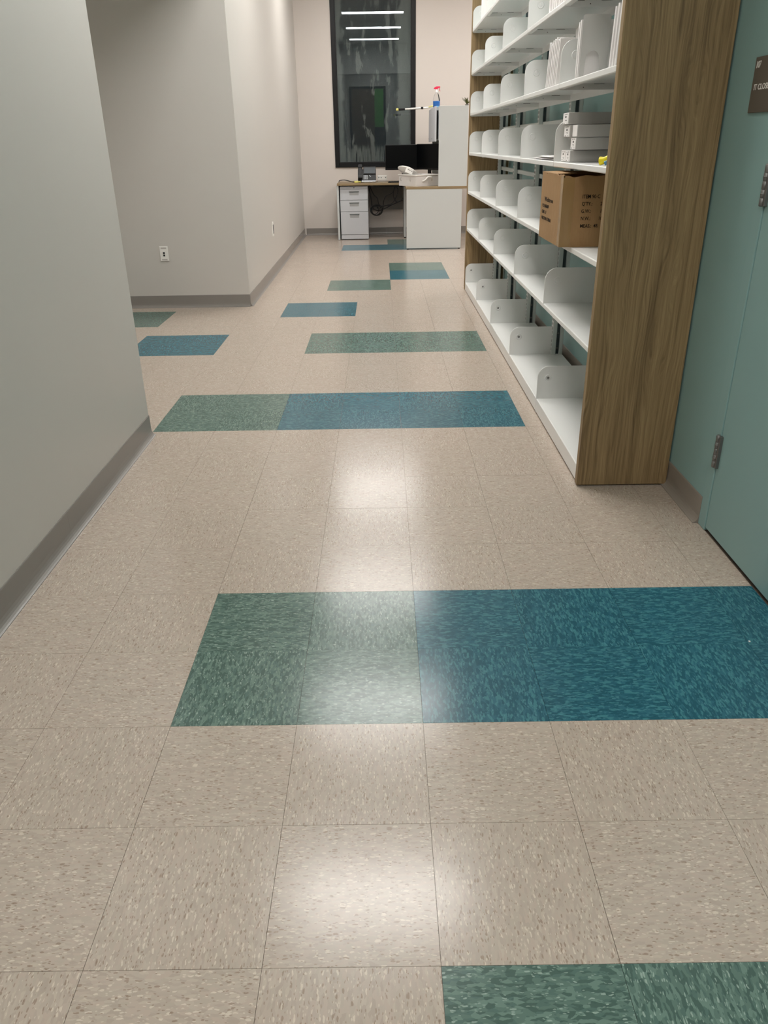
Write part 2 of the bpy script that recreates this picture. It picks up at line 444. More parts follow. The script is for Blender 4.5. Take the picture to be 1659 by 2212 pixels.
# window
win = sroot('window_1', (.45, YB+.05, WZ0))
bm = bmesh.new(); fw = .062; y0, y1 = YB-.012, YB+.10
box(bm, WX0, WX0+fw, y0, y1, WZ0, WZ1, .003); box(bm, WX1-fw, WX1, y0, y1, WZ0, WZ1, .003)
box(bm, WX0+fw, WX1-fw, y0, y1, WZ0, WZ0+fw, .003); box(bm, WX0+fw, WX1-fw, y0, y1, WZ1-fw, WZ1, .003)
box(bm, WX0-.0, WX1, YB-.02, YB-.012, WZ0, WZ0+.018, .002)
obj('window_frame', bm, 'black_frame', win)
bm = bmesh.new(); g = .010
for a in (WX0+fw, WX1-fw-g): box(bm, a, a+g, YB+.02, YB+.03, WZ0+fw, WZ1-fw)
box(bm, WX0+fw+g, WX1-fw-g, YB+.02, YB+.03, WZ0+fw, WZ0+fw+g); box(bm, WX0+fw+g, WX1-fw-g, YB+.02, YB+.03, WZ1-fw-g, WZ1-fw)
obj('gasket', bm, 'rubber_black', win)
bm = bmesh.new(); vs = [bm.verts.new(v) for v in ((WX0+fw, YB+.03, WZ0+fw), (WX1-fw, YB+.03, WZ0+fw), (WX1-fw, YB+.03, WZ1-fw), (WX0+fw, YB+.03, WZ1-fw))]; bm.faces.new(vs)
obj('pane', bm, 'streaked_glass', win)

# vinyl cove base, in strips
COVE = [(0, 0), (.024, 0), (.0235, .0022), (.018, .0045), (.012, .009), (.0075, .0155), (.0045, .025), (.0035, .04), (.0035, .098), (.002, .1015), (0, .1015)]
def cove(name, p0, p1, nrm, mat, first=1.0, step=1.22):
    p0, p1, nrm = Vector(p0), Vector(p1), Vector(nrm); L = (p1-p0).length; d = (p1-p0)/L
    root = sroot(name, (p0.x, p0.y, 0)); s = 0; e = min(first, L)
    while s < L-.001:
        bm = bmesh.new(); A, Bv = [], []
        for (h, z) in COVE:
            A.append(bm.verts.new((*(p0+d*(s+.0004)+nrm*h), z))); Bv.append(bm.verts.new((*(p0+d*(e-.0004)+nrm*h), z)))
        n = len(COVE)
        for i in range(n):
            f = bm.faces.new((A[i], A[(i+1) % n], Bv[(i+1) % n], Bv[i])); f.smooth = False
        bm.faces.new(A); bm.faces.new(Bv[::-1])
        obj('base_strip', bm, mat, root)
        s = e; e = min(e+step, L)
cove('baseboard_left', (XL, REAR+.02), (XL, YL), (1, 0), 'vinyl_base', 1.3+.02, 1.22)
cove('baseboard_left_end', (XL, YL), (-.77, YL), (0, 1), 'vinyl_base', 1)
cove('baseboard_alcove', (-6.45, YA), (-.618, YA), (0, -1), 'vinyl_base', .72, 1.22)
a = Vector((-.618, YA)); b = Vector((-.645, YB)); dd = (b-a).normalized()
cove('baseboard_left_far', a, b, (dd.y, -dd.x), 'vinyl_base', 1.22)
cove('baseboard_back', (-.62, YB), (4.9, YB), (0, -1), 'vinyl_base', 1.22)
cove('baseboard_right', (XR, DY1+.056), (XR, YE), (-1, 0), 'vinyl_base_warm', 1.22)
cove('baseboard_right_near', (XR, REAR+.02), (XR, DY0-.056), (-1, 0), 'vinyl_base_warm', 1.22)

# teal door with frame and hinges
door = sroot('door_1', (XR, 1.13, 0))
bm = bmesh.new()
box(bm, XR-.004, XR+.15, DY1, DY1+.055, 0, DZ+.055, .002); box(bm, XR-.004, XR+.15, DY0-.055, DY0, 0, DZ+.055, .002)
box(bm, XR-.004, XR+.15, DY0, DY1, DZ, DZ+.055, .002)
obj('door_frame', bm, 'door_teal', door)
leaf = obj('door_leaf', B(XR-.001, XR+.043, DY0+.003, DY1-.003, .012, DZ-.003, .0015), 'door_teal', door)
obj('threshold', B(XR+.01, XR+.13, DY0, DY1, 0, .006), 'rubber_black', door)
bm = bmesh.new(); box(bm, XR-.055, XR-.001, .73, .75, 1.0, 1.02, .004); box(bm, XR-.062, XR-.05, .73, .86, 1.0, 1.02, .004); lathe(bm, [(.028, -.008), (.028, 0)], (XR-.002, .74, 1.01), 20, axis='x')
obj('lever_handle', bm, 'steel', leaf)
for zc in (.30, 1.135, 1.97):
    hg = bmesh.new(); hx, hy = XR-.010, DY1+.001
    n = 5; hh = .114; seg = hh/n
    for k in range(n):
        z0 = zc-hh/2+k*seg; lathe(hg, [(.0068, z0+.0006), (.0075, z0+.0012), (.0075, z0+seg-.0012), (.0068, z0+seg-.0006)], (hx, hy, 0), 14)
    lathe(hg, [(.0055, zc-hh/2-.001), (.0055, zc+hh/2+.002)], (hx, hy, 0), 12)
    box(hg, hx-.001, XR-.0005, hy-.019, hy-.0055, zc-hh/2, zc+hh/2, .0006)
    hgo = obj('hinge', hg, 'steel', door)
    for dz in (-.0235, .0235):
        bm = bmesh.new(); lathe(bm, [(.0078, -.0022), (.0082, 0), (.0078, .0022)], (hx, hy, zc+dz), 14); obj('bearing_ring', bm, 'steel', hgo)

# rear doorway (seen only as a reflection in the window)
d2 = sroot('door_2', (.3, REAR, 0))
bm = bmesh.new(); box(bm, -.47, -.40, REAR, REAR+.04, 0, 2.95, .003); box(bm, .66, .73, REAR, REAR+.04, 0, 2.95, .003); box(bm, -.40, .66, REAR, REAR+.04, 2.88, 2.95, .003)
obj('door_frame', bm, 'black_frame', d2)
lf = obj('door_leaf', B(-.40, .36, REAR+.001, REAR+.03, .01, 2.88, .002), 'door_brown', d2)
obj('side_panel', B(.36, .66, REAR+.001, REAR+.02, 1.75, 2.88, .002), 'green_panel', d2)
obj('lower_side_panel', B(.36, .66, REAR+.001, REAR+.02, .01, 1.75, .002), 'black_frame', d2)

# ceiling lamps: recessed 1 x 4 ft troffers
def make_lamp(x, y, label, group, HC=HC):
    L_, W_ = 1.215, .33
    root = thing('ceiling_light', label, 'ceiling light', (x, y, HC), group)
    bm = bmesh.new(); fr_ = .022
    box(bm, x-L_/2, x+L_/2, y-W_/2, y-W_/2+fr_, HC-.012, HC, .001); box(bm, x-L_/2, x+L_/2, y+W_/2-fr_, y+W_/2, HC-.012, HC, .001)
    box(bm, x-L_/2, x-L_/2+fr_, y-W_/2+fr_, y+W_/2-fr_, HC-.012, HC, .001); box(bm, x+L_/2-fr_, x+L_/2, y-W_/2+fr_, y+W_/2-fr_, HC-.012, HC, .001)
    obj('lamp_frame', bm, 'white_metal', root)
    obj('diffuser', B(x-L_/2+fr_, x+L_/2-fr_, y-W_/2+fr_, y+W_/2-fr_, HC-.008, HC-.002), 'lamp_diffuser', root)
for y in (-3.4, -1.3, 2.86, 4.88, 7.0, 9.75): make_lamp(.42, y, 'long white troffer light recessed in the corridor ceiling; rear pair is added fill', 'corridor ceiling lights')  # the two rearmost are unseen fill lamps, added to brighten the near end
make_lamp(-4.9, 4.3, 'white troffer light in the lower ceiling of the side passage', None, 2.56)
for y in (8.0, 10.2): make_lamp(3.2, y, 'white troffer light in the ceiling beyond the end of the shelving', 'side room ceiling lights')

# ------------------------------------------------------------------ library shelving along the teal wall
UY = [2.044+.9145*k for k in range(6)]
SX0, SX1 = 1.305, 1.558
ROWS = [.552, .865, 1.178, 1.485, 1.790, 2.100]
shelving = thing('library_shelving', 'long white metal library shelving range with wood-grain end panels against the teal wall', 'shelving', (1.48, 4.33, 0))
def end_panel(y0, y1):
    return obj('end_panel', B(1.299, XR-.006, y0, y1, .006, 2.36, .0025, seg=2), 'wood_laminate', shelving)
end_panel(2.006, 2.042)['label'] = 'wood-grain laminate end panel beside the door'
end_panel(6.622, 6.658)
def bracket_mesh(z_lo, z_hi, x_back, name, mats, side):
    """thin plate in the x-z plane, local origin at shelf front top; side = +1 lower flange points to +y"""
    r, rb = .056, .011
    pts = [(x_back, z_hi)] + arc(r, z_hi-r, r, 90, 180, 10)
    if z_lo > -.04: pts += arc(rb, z_lo+rb, rb, 180, 270, 4)
    else: pts += [(0, z_lo)]
    pts += [(x_back, z_lo)]
    bm = bmesh.new(); prism(bm, pts, 'y', -.0012, .0012)
    bmesh.ops.recalc_face_normals(bm, faces=bm.faces[:])
    es = [e for e in bm.edges if len(e.link_faces) == 2 and e.calc_face_angle(0) > 1.2]
    bmesh.ops.bevel(bm, geom=es, offset=.0006, segments=1, affect='EDGES')
    if z_lo > -.04:
        for a in (.035, .150): box(bm, a, a+.045, -.0018, .0018, -.0048, -.0032, mi=1)
        lathe(bm, [(.002, -.0018), (.002, .0018)], (.105, 0, -.016), 8, mi=1, axis='y')
    return bm
def mesh_from(bm, name, mats):
    bmesh.ops.recalc_face_normals(bm, faces=bm.faces[:])
    me = bpy.data.meshes.new(name); bm.to_mesh(me); bm.free()
    for q in mats: me.materials.append(MATS[q])
    return me
ME_BR = mesh_from(bracket_mesh(-.026, .165, SX1-SX0, 'end_bracket', None, 1), 'end_bracket', ['white_metal', 'slot_black'])
ME_BB = mesh_from(bracket_mesh(-.070, .168, .262, 'base_bracket', None, 1), 'end_bracket', ['white_metal', 'slot_black'])
bm = bmesh.new(); lathe(bm, [(.018, 0), (.0172, -.0012), (.0155, -.0018), (.0130, -.0004), (.0105, -.0002), (.0085, -.0010), (.005, -.0015), (.0005, -.0016)], (0, 0, 0), 20, axis='y')
ME_DI = mesh_from(bm, 'dimple', ['white_metal'])
bm = bmesh.new(); lathe(bm, [(.018, 0), (.0165, -.0024), (.0135, -.0034), (.0105, -.0006), (.007, -.0004)], (0, 0, 0), 20, axis='y'); lathe(bm, [(.0068, -.0004), (.006, -.0028), (.003, -.004), (.0005, -.004)], (0, 0, 0), 12, mi=1, axis='y')
for f in bm.faces: f.smooth = True
ME_DS = mesh_from(bm, 'dimple', ['white_metal', 'steel'])
for f in ME_DI.polygons: f.use_smooth = True
# shelf: sheet-metal pan, profile in x-z run along y
def shelf_bm(depth, L, lip, rear):
    tk = .0014; r = .004
    outer = [(depth, -rear), (depth, 0), (r, 0)] + [(r-r*math.sin(math.radians(a)), -r+r*math.cos(math.radians(a))) for a in (30, 60, 90)] + [(0, -lip+.003), (.003, -lip), (.022, -lip)]
    inner = [(.022, -lip+tk), (.0035, -lip+tk), (tk, -lip+.0035), (tk, -r-tk), (r, -tk), (depth-tk, -tk), (depth-tk, -rear)]
    bm = bmesh.new(); prism(bm, outer+inner, 'y', 0, L); return bm
LEN = .9145-.007
ME_SH = mesh_from(shelf_bm(SX1-SX0, LEN, .022, .034), 'shelf', ['white_metal'])
bm = shelf_bm(.322, LEN, .0675, .05)
ME_SB = mesh_from(bm, 'base_shelf', ['white_metal'])
def place(name, me, loc, parent):
    o = bpy.data.objects.new(name, me); C.objects.link(o); o.parent = parent
    off = Vector((0, 0, 0)); q = parent
    while q is not None: off += q.location; q = q.parent
    o.location = Vector(loc)-off; return o
for k in range(5):
    ya, yb = UY[k], UY[k+1]
    place('base_shelf', ME_SB, (SX0, ya+.0035, .074), shelving)
    for yy, vis in ((yb-.0022, 1), (ya+.0022, 0)):
        if k == 0 and not vis: continue
        br = place('end_bracket', ME_BB, (SX0, yy, .074), shelving)
        if vis: place('dimple', ME_DS, (SX0+.052, yy-.0012, .074+.108), br)
    for z in ROWS:
        place('shelf', ME_SH, (SX0, ya+.0035, z), shelving)
        for yy, vis in ((yb-.0022, 1), (ya+.0022, 0)):
            br = place('end_bracket', ME_BR, (SX0, yy, z), shelving)
            if vis: place('dimple', ME_DI, (SX0+.061, yy-.0012, z+.106), br)
# uprights: paired channels with a dark recess between
bm = bmesh.new()
box(bm, 1.559, 1.585, -.024, .024, .0, 2.32, .002); box(bm, 1.607, 1.627, -.020, .020, .0, 2.32, .002)
box(bm, 1.585, 1.607, -.002, .002, .0, 2.32, mi=1)
z = .10
while z < 2.3:
    for s in (-1, 1): box(bm, 1.5582, 1.5592, s*.012-.0022, s*.012+.0022, z, z+.015, mi=2)
    z += .0254
ME_UP = mesh_from(bm, 'upright', ['upright_metal', 'recess_dark', 'slot_black'])
for k in range(6):
    yy = UY[k] if 0 < k < 5 else (UY[0]+.03 if k == 0 else UY[5]-.03)
    up = place('upright', ME_UP, (0, yy, 0), shelving)
    for zz in (.11, .20, .40):
        bm = bmesh.new(); lathe(bm, [(.006, 0), (.006, -.004), (.003, -.005)], (1.596, yy-.002, zz), 10, axis='y'); obj('bolt', bm, 'steel', up)
for k in range(5):
    for z0, z1 in ((1.036, 1.064), (1.345, 1.373), (2.22, 2.25)):
        obj('spreader_rail', B(1.586, 1.606, UY[k]+(.056 if k == 0 else .022), UY[k+1]-(.056 if k == 4 else .022), z0, z1, .002), 'upright_metal', shelving)

# ------------------------------------------------------------------ books, bookend
def book(xf, y, z, h, th, dep, lean, label, group, mat='paper_white'):
    """slim white volume; lean is the rotation about x towards the door (radians)"""
    o = thing('book', label, 'book', (xf, y, z), group)
    o.rotation_euler = (lean, 0, 0)
    lift = th/2*math.sin(abs(lean))
    bm = bmesh.new(); cv = min(.0016, th*.2)
    box(bm, 0, dep, -th/2, -th/2+cv, lift, h+lift, .0004); box(bm, 0, dep, th/2-cv, th/2, lift, h+lift, .0004)
    pts = [(cv*1.2, -th/2+cv), (0, -th/4), (0, th/4), (cv*1.2, th/2-cv), (cv*2.2, th/2-cv), (cv*2.2, -th/2+cv)]
    prism(bm, pts, 'z', lift, h+lift)
    obj('cover', bm, mat, o, local=True)
    obj('pages', B(cv*2.2, dep-.003, -th/2+cv, th/2-cv, lift+.002, h+lift-.003), 'paper_grey', o, local=True)
    return o
zE, zF, zG, zA = ROWS[3], ROWS[4], ROWS[5], ROWS[2]
gE = 'slim white books leaning in a row beside the bookend shelf'
for y, th, h in ((3.296, .019, .182), (3.262, .016, .172), (3.222, .020, .182), (3.184, .020, .184), (3.146, .019, .187), (3.110, .016, .176), (3.078, .017, .180)):
    book(SX0+.006, y, zE+.0008, h, th, .155, .26, 'slim white book leaning in a row between two bracket plates, shelf with the bookend', gE)
for i in range(4):
    book(SX0+.070, 3.020-.0150*i, zE+.0008, .205+.004*i, .011, .14, .0, 'taller slim white book set back beside the leaning row, shelf with the bookend', 'white books set back on the bookend shelf')
gN = 'white books against the bookend'
for i in range(2): book(SX0+.003, 2.672-.028*i, zE+.0008, .190+.004*i, .016, .16, .01, 'thin white book standing right behind the metal bookend plate', gN)
# between bookend and end panel
for i, yy in enumerate((2.208, 2.172, 2.136, 2.100)):
    book(SX0+.014, yy, zE+.0008, .178+.004*i, .018, .16, .10, 'thin white book leaning between the bookend and the wood end panel', 'white books by the end panel')
gF = 'white books on the shelf above the bookend'
for i, (yy, th) in enumerate(((3.325, .036), (3.262, .038), (3.215, .036), (3.172, .030), (3.122, .034), (3.078, .03), (3.036, .028))):
    book(SX0+.006, yy, zF+.0008, .215, th, .16, .05, 'white book in the tight row one shelf above the leaning books', gF)
gG = 'white books on the topmost visible shelf'
yy = 6.10
for i in range(10):
    th = random.uniform(.026, .036); book(SX0+.008, yy, zG+.0008, random.uniform(.20, .225), th, .16, .03, 'white book in the row on the highest shelf at the desk end', gG); yy -= th+.0075

be = thing('bookend', 'grey metal bookend plate with an arched cut-out', 'bookend', (SX0+.05, 2.60, zE))
x0, x1, zt = 1.306, 1.412, 1.693
cxm = 1.352
outer = [(x0, zE+.0005), (x0, zt-.010)] + [(q[0], q[1]) for q in arc(x0+.010, zt-.010, .010, 180, 90, 4)] + arc(x1-.010, zt-.010, .010, 90, 0, 4) + [(x1, zE+.0005)]
arch = [(cxm+.029, zE+.0005)] + [(q[0], q[1]) for q in arc(cxm, 1.548, .026, 0, 180, 12)] + [(cxm-.029, zE+.0005)]
bm = bmesh.new(); prism(bm, outer+arch, 'y', 2.599, 2.6005)
obj('plate', bm, 'bookend_grey', be)
bm = bmesh.new(); prism(bm, [(cxm-.028, 2.601), (cxm+.028, 2.601), (cxm+.024, 2.69), (cxm-.024, 2.69)], 'z', zE+.0003, zE+.0007); obj('tongue', bm, 'grey_plastic', be)

# ------------------------------------------------------------------ cartons, envelopes and yellow tool on the middle shelf
gC = 'pale grey slim cartons stacked on the middle shelf'
def carton(x, y0, y1, z0, h, marks, label):
    o = thing('carton', label, 'carton', (x, (y0+y1)/2, z0), gC); L_ = .205
    obj('box_body', B(x+.002, x+L_, y0+.0006, y1-.0006, z0+.0004, z0+h-.0020, .0012), 'carton_grey', o)
    lb = obj('end_label', B(x, x+.0018, y0+.003, y1-.002, z0+.003, z0+h-.003), 'paper_white', o)
    if marks:
        rnd = random.Random(int(y0*1000)+int(z0*1000)); bm = bmesh.new(); w_ = y1-y0
        for (u, v, a, b) in ((.18, .80, .30, .05), (.60, .80, .14, .05), (.36, .55, .26, .14), (.26, .36, .34, .03), (.30, .29, .22, .03), (.66, .12, .14, .07), (.18, .12, .08, .06)):
            jy, jz = rnd.uniform(-.04, .04), rnd.uniform(-.03, .03)
            box(bm, x-.0003, x+.0002, y0+w_*(u+jy), y0+w_*(u+a+jy), z0+h*(v+jz), z0+h*(v+b+jz))
        obj('print', bm, 'ink_grey', lb)
    return o
hC = .0478; z0 = zA+.0003
carton(1.321, 2.713, 2.797, z0, hC, 1, 'slim pale carton at the bottom of the stack, edge nearest the end panel')
carton(1.321, 2.799, 2.884, z0, hC, 1, 'slim pale carton at the bottom of the stack, beside the bracket plate')
carton(1.332, 2.672, 2.764, z0+hC, hC, 1, 'slim pale carton in second layer, with printed end label')
carton(1.372, 2.768, 2.862, z0+hC, hC, 0, 'slim pale carton in second layer pushed back from the shelf edge')
carton(1.333, 2.664, 2.752, z0+2*hC, hC, 0, 'slim pale carton in third layer with a blank torn end label')
carton(1.321, 2.756, 2.858, z0+2*hC, hC, 1, 'slim pale carton in third layer with small print, beside the blank one')
carton(1.314, 2.762, 2.868, z0+3*hC, hC, 1, 'slim pale carton alone on top of the carton stack')
for i, (xa, ya, yb, dz, rot) in enumerate(((1.318, 3.06, 3.62, 0, .03), (1.326, 3.10, 3.55, .0085, -.02))):
    o = thing('padded_envelope', ('white padded envelope lying flat on the shelf left of the cartons', 'white padded envelope lying on top of another beside the cartons')[i], 'envelope', (xa, (ya+yb)/2, zA+.0005+dz)); o.rotation_euler = (0, 0, rot)
    bm = bmesh.new(); nx, ny = 6, 10; L_, W_ = yb-ya, .20
    def gridv(s):
        g_ = []
        for a in range(nx+1):
            row = []
            for b in range(ny+1):
                u, v = a/nx, b/ny; e = min(u, 1-u, v*1.6, (1-v)*1.6); hh = min(1, e*6)*(.0038+.0006*math.sin(9*u+7*v+i*2))
                row.append(bm.verts.new((u*W_, (v-.5)*L_, .0042+s*hh)))
            g_.append(row)
        for a in range(nx):
            for b in range(ny):
                bm.faces.new((g_[a][b], g_[a+1][b], g_[a+1][b+1], g_[a][b+1]))
    gridv(1); gridv(-1); bmesh.ops.remove_doubles(bm, verts=bm.verts[:], dist=.0002)
    obj('envelope_body', bm, 'paper_white', o, smooth=True, local=True)
    obj('seal_flap', B(.004, W_-.004, -L_/2+.012, -L_/2+.05, .0078, .0084), 'grey_plastic', o, local=True)
yt = thing('yellow_scraper', 'bright yellow plastic hand tool with a blue inner piece beside the wood end panel', 'hand tool', (1.35, 2.20, zA))
bm = bmesh.new(); tube(bm, spline([(1.322, 2.215, zA+.0155), (1.334, 2.205, zA+.018), (1.352, 2.19, zA+.029), (1.375, 2.175, zA+.036), (1.41, 2.16, zA+.034), (1.44, 2.15, zA+.022)], 6), [.009+.0055*math.exp(-(i/7)**2) for i in range(31)], 12)
obj('handle', bm, 'yellow_plastic', yt)
bm = bmesh.new(); tube(bm, spline([(1.322, 2.150, zA+.0085), (1.334, 2.145, zA+.013), (1.37, 2.14, zA+.012)], 6), .0075, 10)
obj('inner_piece', bm, 'blue_soft', yt)

# ------------------------------------------------------------------ cardboard box on the shelf below
zB = ROWS[1]+.0006
cb = thing('cardboard_box', 'worn brown cardboard shipping box with black printing jammed on a shelf', 'box', (1.40, 2.73, zB))
bx0, bx1, by0, by1, bz1 = 1.255, 1.545, 2.487, 2.930, 1.139
def wavy_panel(p00, du, dv, nu, nv, amp, th, seed, torn=0.0):
    """subdivided board panel with slight dents; p00 corner, du/dv edge vectors"""
    rnd = random.Random(seed); bm = bmesh.new(); du, dv = Vector(du), Vector(dv); N = du.cross(dv).normalized(); p00 = Vector(p00)
    front, back = [], []
    ph = [rnd.uniform(0, 6) for _ in range(6)]
    for i in range(nu+1):
        fr_, bk = [], []
        for j in range(nv+1):
            u, v = i/nu, j/nv; e = min(u, 1-u, v, 1-v); k = min(1, e*8)
            h = amp*k*(math.sin(5*u+ph[0])*math.sin(4*v+ph[1])+.5*math.sin(13*u+ph[2]+3*v)+.35*math.sin(17*v+ph[3]))
            vv = v
            if torn and j == nv: vv = v-torn*(.5+.5*math.sin(21*u+ph[4]))*rnd.uniform(.2, 1)
            q = p00+du*u+dv*vv+N*h
            fr_.append(bm.verts.new(q)); bk.append(bm.verts.new(q-N*th))
        front.append(fr_); back.append(bk)
    for i in range(nu):
        for j in range(nv):
            bm.faces.new((front[i][j], front[i+1][j], front[i+1][j+1], front[i][j+1])); bm.faces.new((back[i][j], back[i][j+1], back[i+1][j+1], back[i+1][j]))
    for i in range(nu):
        bm.faces.new((front[i][0], back[i][0], back[i+1][0], front[i+1][0])); bm.faces.new((front[i][nv], front[i+1][nv], back[i+1][nv], back[i][nv]))
    for j in range(nv):
        bm.faces.new((front[0][j], front[0][j+1], back[0][j+1], back[0][j])); bm.faces.new((front[nu][j], back[nu][j], back[nu][j+1], front[nu][j+1]))
    return bm
H_ = bz1-zB
obj('front_side', wavy_panel((bx0, by1, zB), (0, by0-by1, 0), (0, 0, H_), 18, 10, .0007, .004, 3, .03), 'cardboard', cb)
obj('end_side', wavy_panel((bx0, by0, zB), (bx1-bx0, 0, 0), (0, 0, H_-.002), 14, 10, .0007, .004, 5, .035), 'cardboard', cb)
obj('end_side', wavy_panel((bx1, by1, zB), (bx0-bx1, 0, 0), (0, 0, H_), 6, 6, .001, .004, 6), 'cardboard', cb)
obj('back_side', wavy_panel((bx1, by0, zB), (0, by1-by0, 0), (0, 0, H_), 6, 6, .001, .004, 7), 'cardboard', cb)
obj('bottom', B(bx0+.002, bx1-.002, by0+.002, by1-.002, zB, zB+.004), 'cardboard', cb)
obj('top_flap', wavy_panel((bx0, by1-.005, bz1-.001), (0, by0-by1+.16, 0), (.10, 0, .004), 14, 4, .0012, .0035, 9, .25), 'cardboard', cb)
obj('top_flap', wavy_panel((bx1-.01, by0+.02, bz1-.006), (0, by1-by0-.04, 0), (-.09, 0, -.035), 8, 4, .001, .0035, 10, .1), 'cardboard', cb)
bm = wavy_panel((bx0-.001, by0+.0425, zB+.001), (0, -.043, 0), (0, 0, H_-.006), 3, 12, .0006, .0006, 13)
obj('corner_tape', bm, 'tape_clear', cb); obj('corner_tape', wavy_panel((bx0-.0005, by0-.0012, zB+.001), (.045, 0, 0), (0, 0, H_-.012), 3, 12, .0006, .0006, 14), 'tape_clear', cb)
bm = bmesh.new(); bmesh.ops.create_icosphere(bm, subdivisions=2, radius=.05); 
for v in bm.verts: v.co *= 1+.22*math.sin(31*v.co.x+17*v.co.y)*math.cos(43*v.co.z)
bmesh.ops.scale(bm, vec=(1.2, 1.6, .5), verts=bm.verts[:]); bmesh.ops.translate(bm, vec=(1.36, 2.62, 1.09), verts=bm.verts[:])
obj('plastic_wrap', bm, 'bag_plastic', cb)
yy = by0-.0011
for s, z in (("ITEM 90-C", 1.0515), ("Q'TY.:       2", 1.0245), ("G.W.:        1", .9965), ("N.W.:       10", .969), ("MEAS.:  48.", .9405)):
    text_mesh('print', s, .0195, 'ink_black', cb, (1.335, yy, z), (1, 0, 0), (0, 0, 1), .83, .0004, .0001)
xx = bx0-.0011
for s, z, ys, sx, sz in (("Weltron", 1.022, 2.842, 2.0, .026), ("P.O.:066669", .9955, 2.882, 1.38, .020), ("C/NO.  1/", .970, 2.885, 1.15, .020), ("MADE IN CHINA", .9445, 2.886, 1.38, .020)):
    text_mesh('print', s, sz, 'ink_black', cb, (xx, ys, z), (0, -1, 0), (0, 0, 1), sx, .0004, .0)

# ------------------------------------------------------------------ room sign and wall plates
sg = thing('room_sign', 'square brown room sign with white lettering on the teal wall', 'sign', (XR-.003, 1.745, 1.405))
obj('plate', B(XR-.0065, XR-.0002, 1.672, 1.820, 1.330, 1.479, .0012, seg=2), 'sign_brown', sg)
text_mesh('lettering', '107', .0262, 'sign_white', sg, (XR-.0066, 1.812, 1.450), (0, -1, 0), (0, 0, 1), .83, .0008, .0001)
text_mesh('lettering', 'IT CLOSET', .0222, 'sign_white', sg, (XR-.0066, 1.803, 1.3915), (0, -1, 0), (0, 0, 1), 1.10, .0008, .0001)
wp = thing('data_outlet', 'white data outlet plate with two black ports, on the wall facing the corridor', 'wall outlet', (-1.309, YA, .447))
obj('cover_plate', B(-1.344, -1.274, YA-.007, YA-.0003, .387, .506, .002, seg=2), 'white_plastic', wp)
bm = bmesh.new(); box(bm, -1.332, -1.286, YA-.0082, YA-.007, .487, .497, .0004); box(bm, -1.332, -1.286, YA-.0082, YA-.007, .396, .404, .0004); obj('label_window', bm, 'grey_plastic', wp)
for z in (.4525, .4335): obj('port', B(-1.317, -1.302, YA-.0084, YA-.006, z-.0075, z+.0075), 'slot_black', wp)
wp = thing('side_outlet', 'white outlet plate seen edge-on on the long side wall', 'wall outlet', (-.626, 7.845, .455))
xw = -.618-.027*(7.845-YA)/(YB-YA)
obj('cover_plate', B(xw-.0005, xw+.007, 7.81, 7.88, .386, .526, .002, seg=2), 'white_plastic', wp)
obj('outlet_face', B(xw+.0068, xw+.009, 7.828, 7.862, .410, .502, .001), 'slot_black', wp)

# ------------------------------------------------------------------ desk by the window
DZT = .757
desk = thing('office_desk', 'L-shaped white office desk with wood-grain top under the window', 'desk', (.8, 10.7, 0))
obj('desktop', B(-.092, 1.62, 10.955, 11.675, DZT-.029, DZT, .002), 'desk_laminate', desk)['label'] = 'brown wood-grain desktop'
obj('return_top', B(.845, 1.62, 9.768, 10.954, DZT-.029, DZT, .002), 'desk_laminate', desk)['label'] = 'brown wood-grain return top'
obj('return_end_panel', B(.852, 1.56, 9.772, 9.797, .012, DZT-.0295, .0015), 'laminate_white', desk)
obj('side_panel', B(-.099, -.070, 10.975, 11.66, .004, DZT-.0295, .0015), 'laminate_white', desk)
obj('support_panel', B(.858, .886, 11.15, 11.60, .012, DZT-.0295, .0015), 'laminate_white', desk)
obj('modesty_panel', B(.36, .856, 11.60, 11.62, .36, DZT-.0295, .001), 'modesty_grey', desk)
obj('cable_tray', B(.42, .83, 11.05, 11.14, DZT-.056, DZT-.030, .002), 'black_plastic', desk)
for (x, y) in ((.87, 9.785), (1.54, 9.785), (-.085, 10.99), (.872, 11.17)): 
    bm = bmesh.new(); lathe(bm, [(.012, 0), (.012, .012)], (x, y, 0), 10); obj('glide_foot', bm, 'black_plastic', desk)

ped = thing('drawer_pedestal', 'white three-drawer pedestal standing under the desktop', 'drawer unit', (.145, 11.3, 0))
px0, px1, pyf = -.055, .342, 11.0
obj('carcass', B(px0, px1, pyf+.020, 11.60, .012, .716, .002), 'pedestal_white', ped)
obj('plinth', B(px0+.002, px1-.002, pyf+.006, pyf+.020, .010, .068), 'pedestal_white', ped)
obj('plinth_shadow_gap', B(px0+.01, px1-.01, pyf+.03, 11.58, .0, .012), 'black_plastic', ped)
tr_ = obj('top_rail', B(px0+.002, px1-.002, pyf+.002, pyf+.020, .684, .716, .001), 'pedestal_white', ped)
bm = bmesh.new(); lathe(bm, [(.009, 0), (.009, -.003), (.005, -.004)], (.145, pyf+.002, .700), 14, axis='y'); obj('lock', bm, 'steel', tr_)
for (za, zb) in ((.537, .680), (.384, .533), (.073, .380)):
    dr = obj('drawer', B(px0+.002, px1-.002, pyf, pyf+.020, za+.001, zb-.001, .0015), 'pedestal_white', ped)
    bm = bmesh.new(); cz = zb-.042; hx = .145
    box(bm, hx-.072, hx+.072, pyf-.004, pyf, cz, cz+.018, .001); box(bm, hx-.066, hx+.066, pyf-.0045, pyf-.0038, cz+.001, cz+.009, mi=1)
    box(bm, hx-.064, hx+.064, pyf-.0012, pyf, cz-.038, cz-.002, .0004, mi=0)
    obj('pull', bm, ['pull_grey', 'recess_dark'], dr)

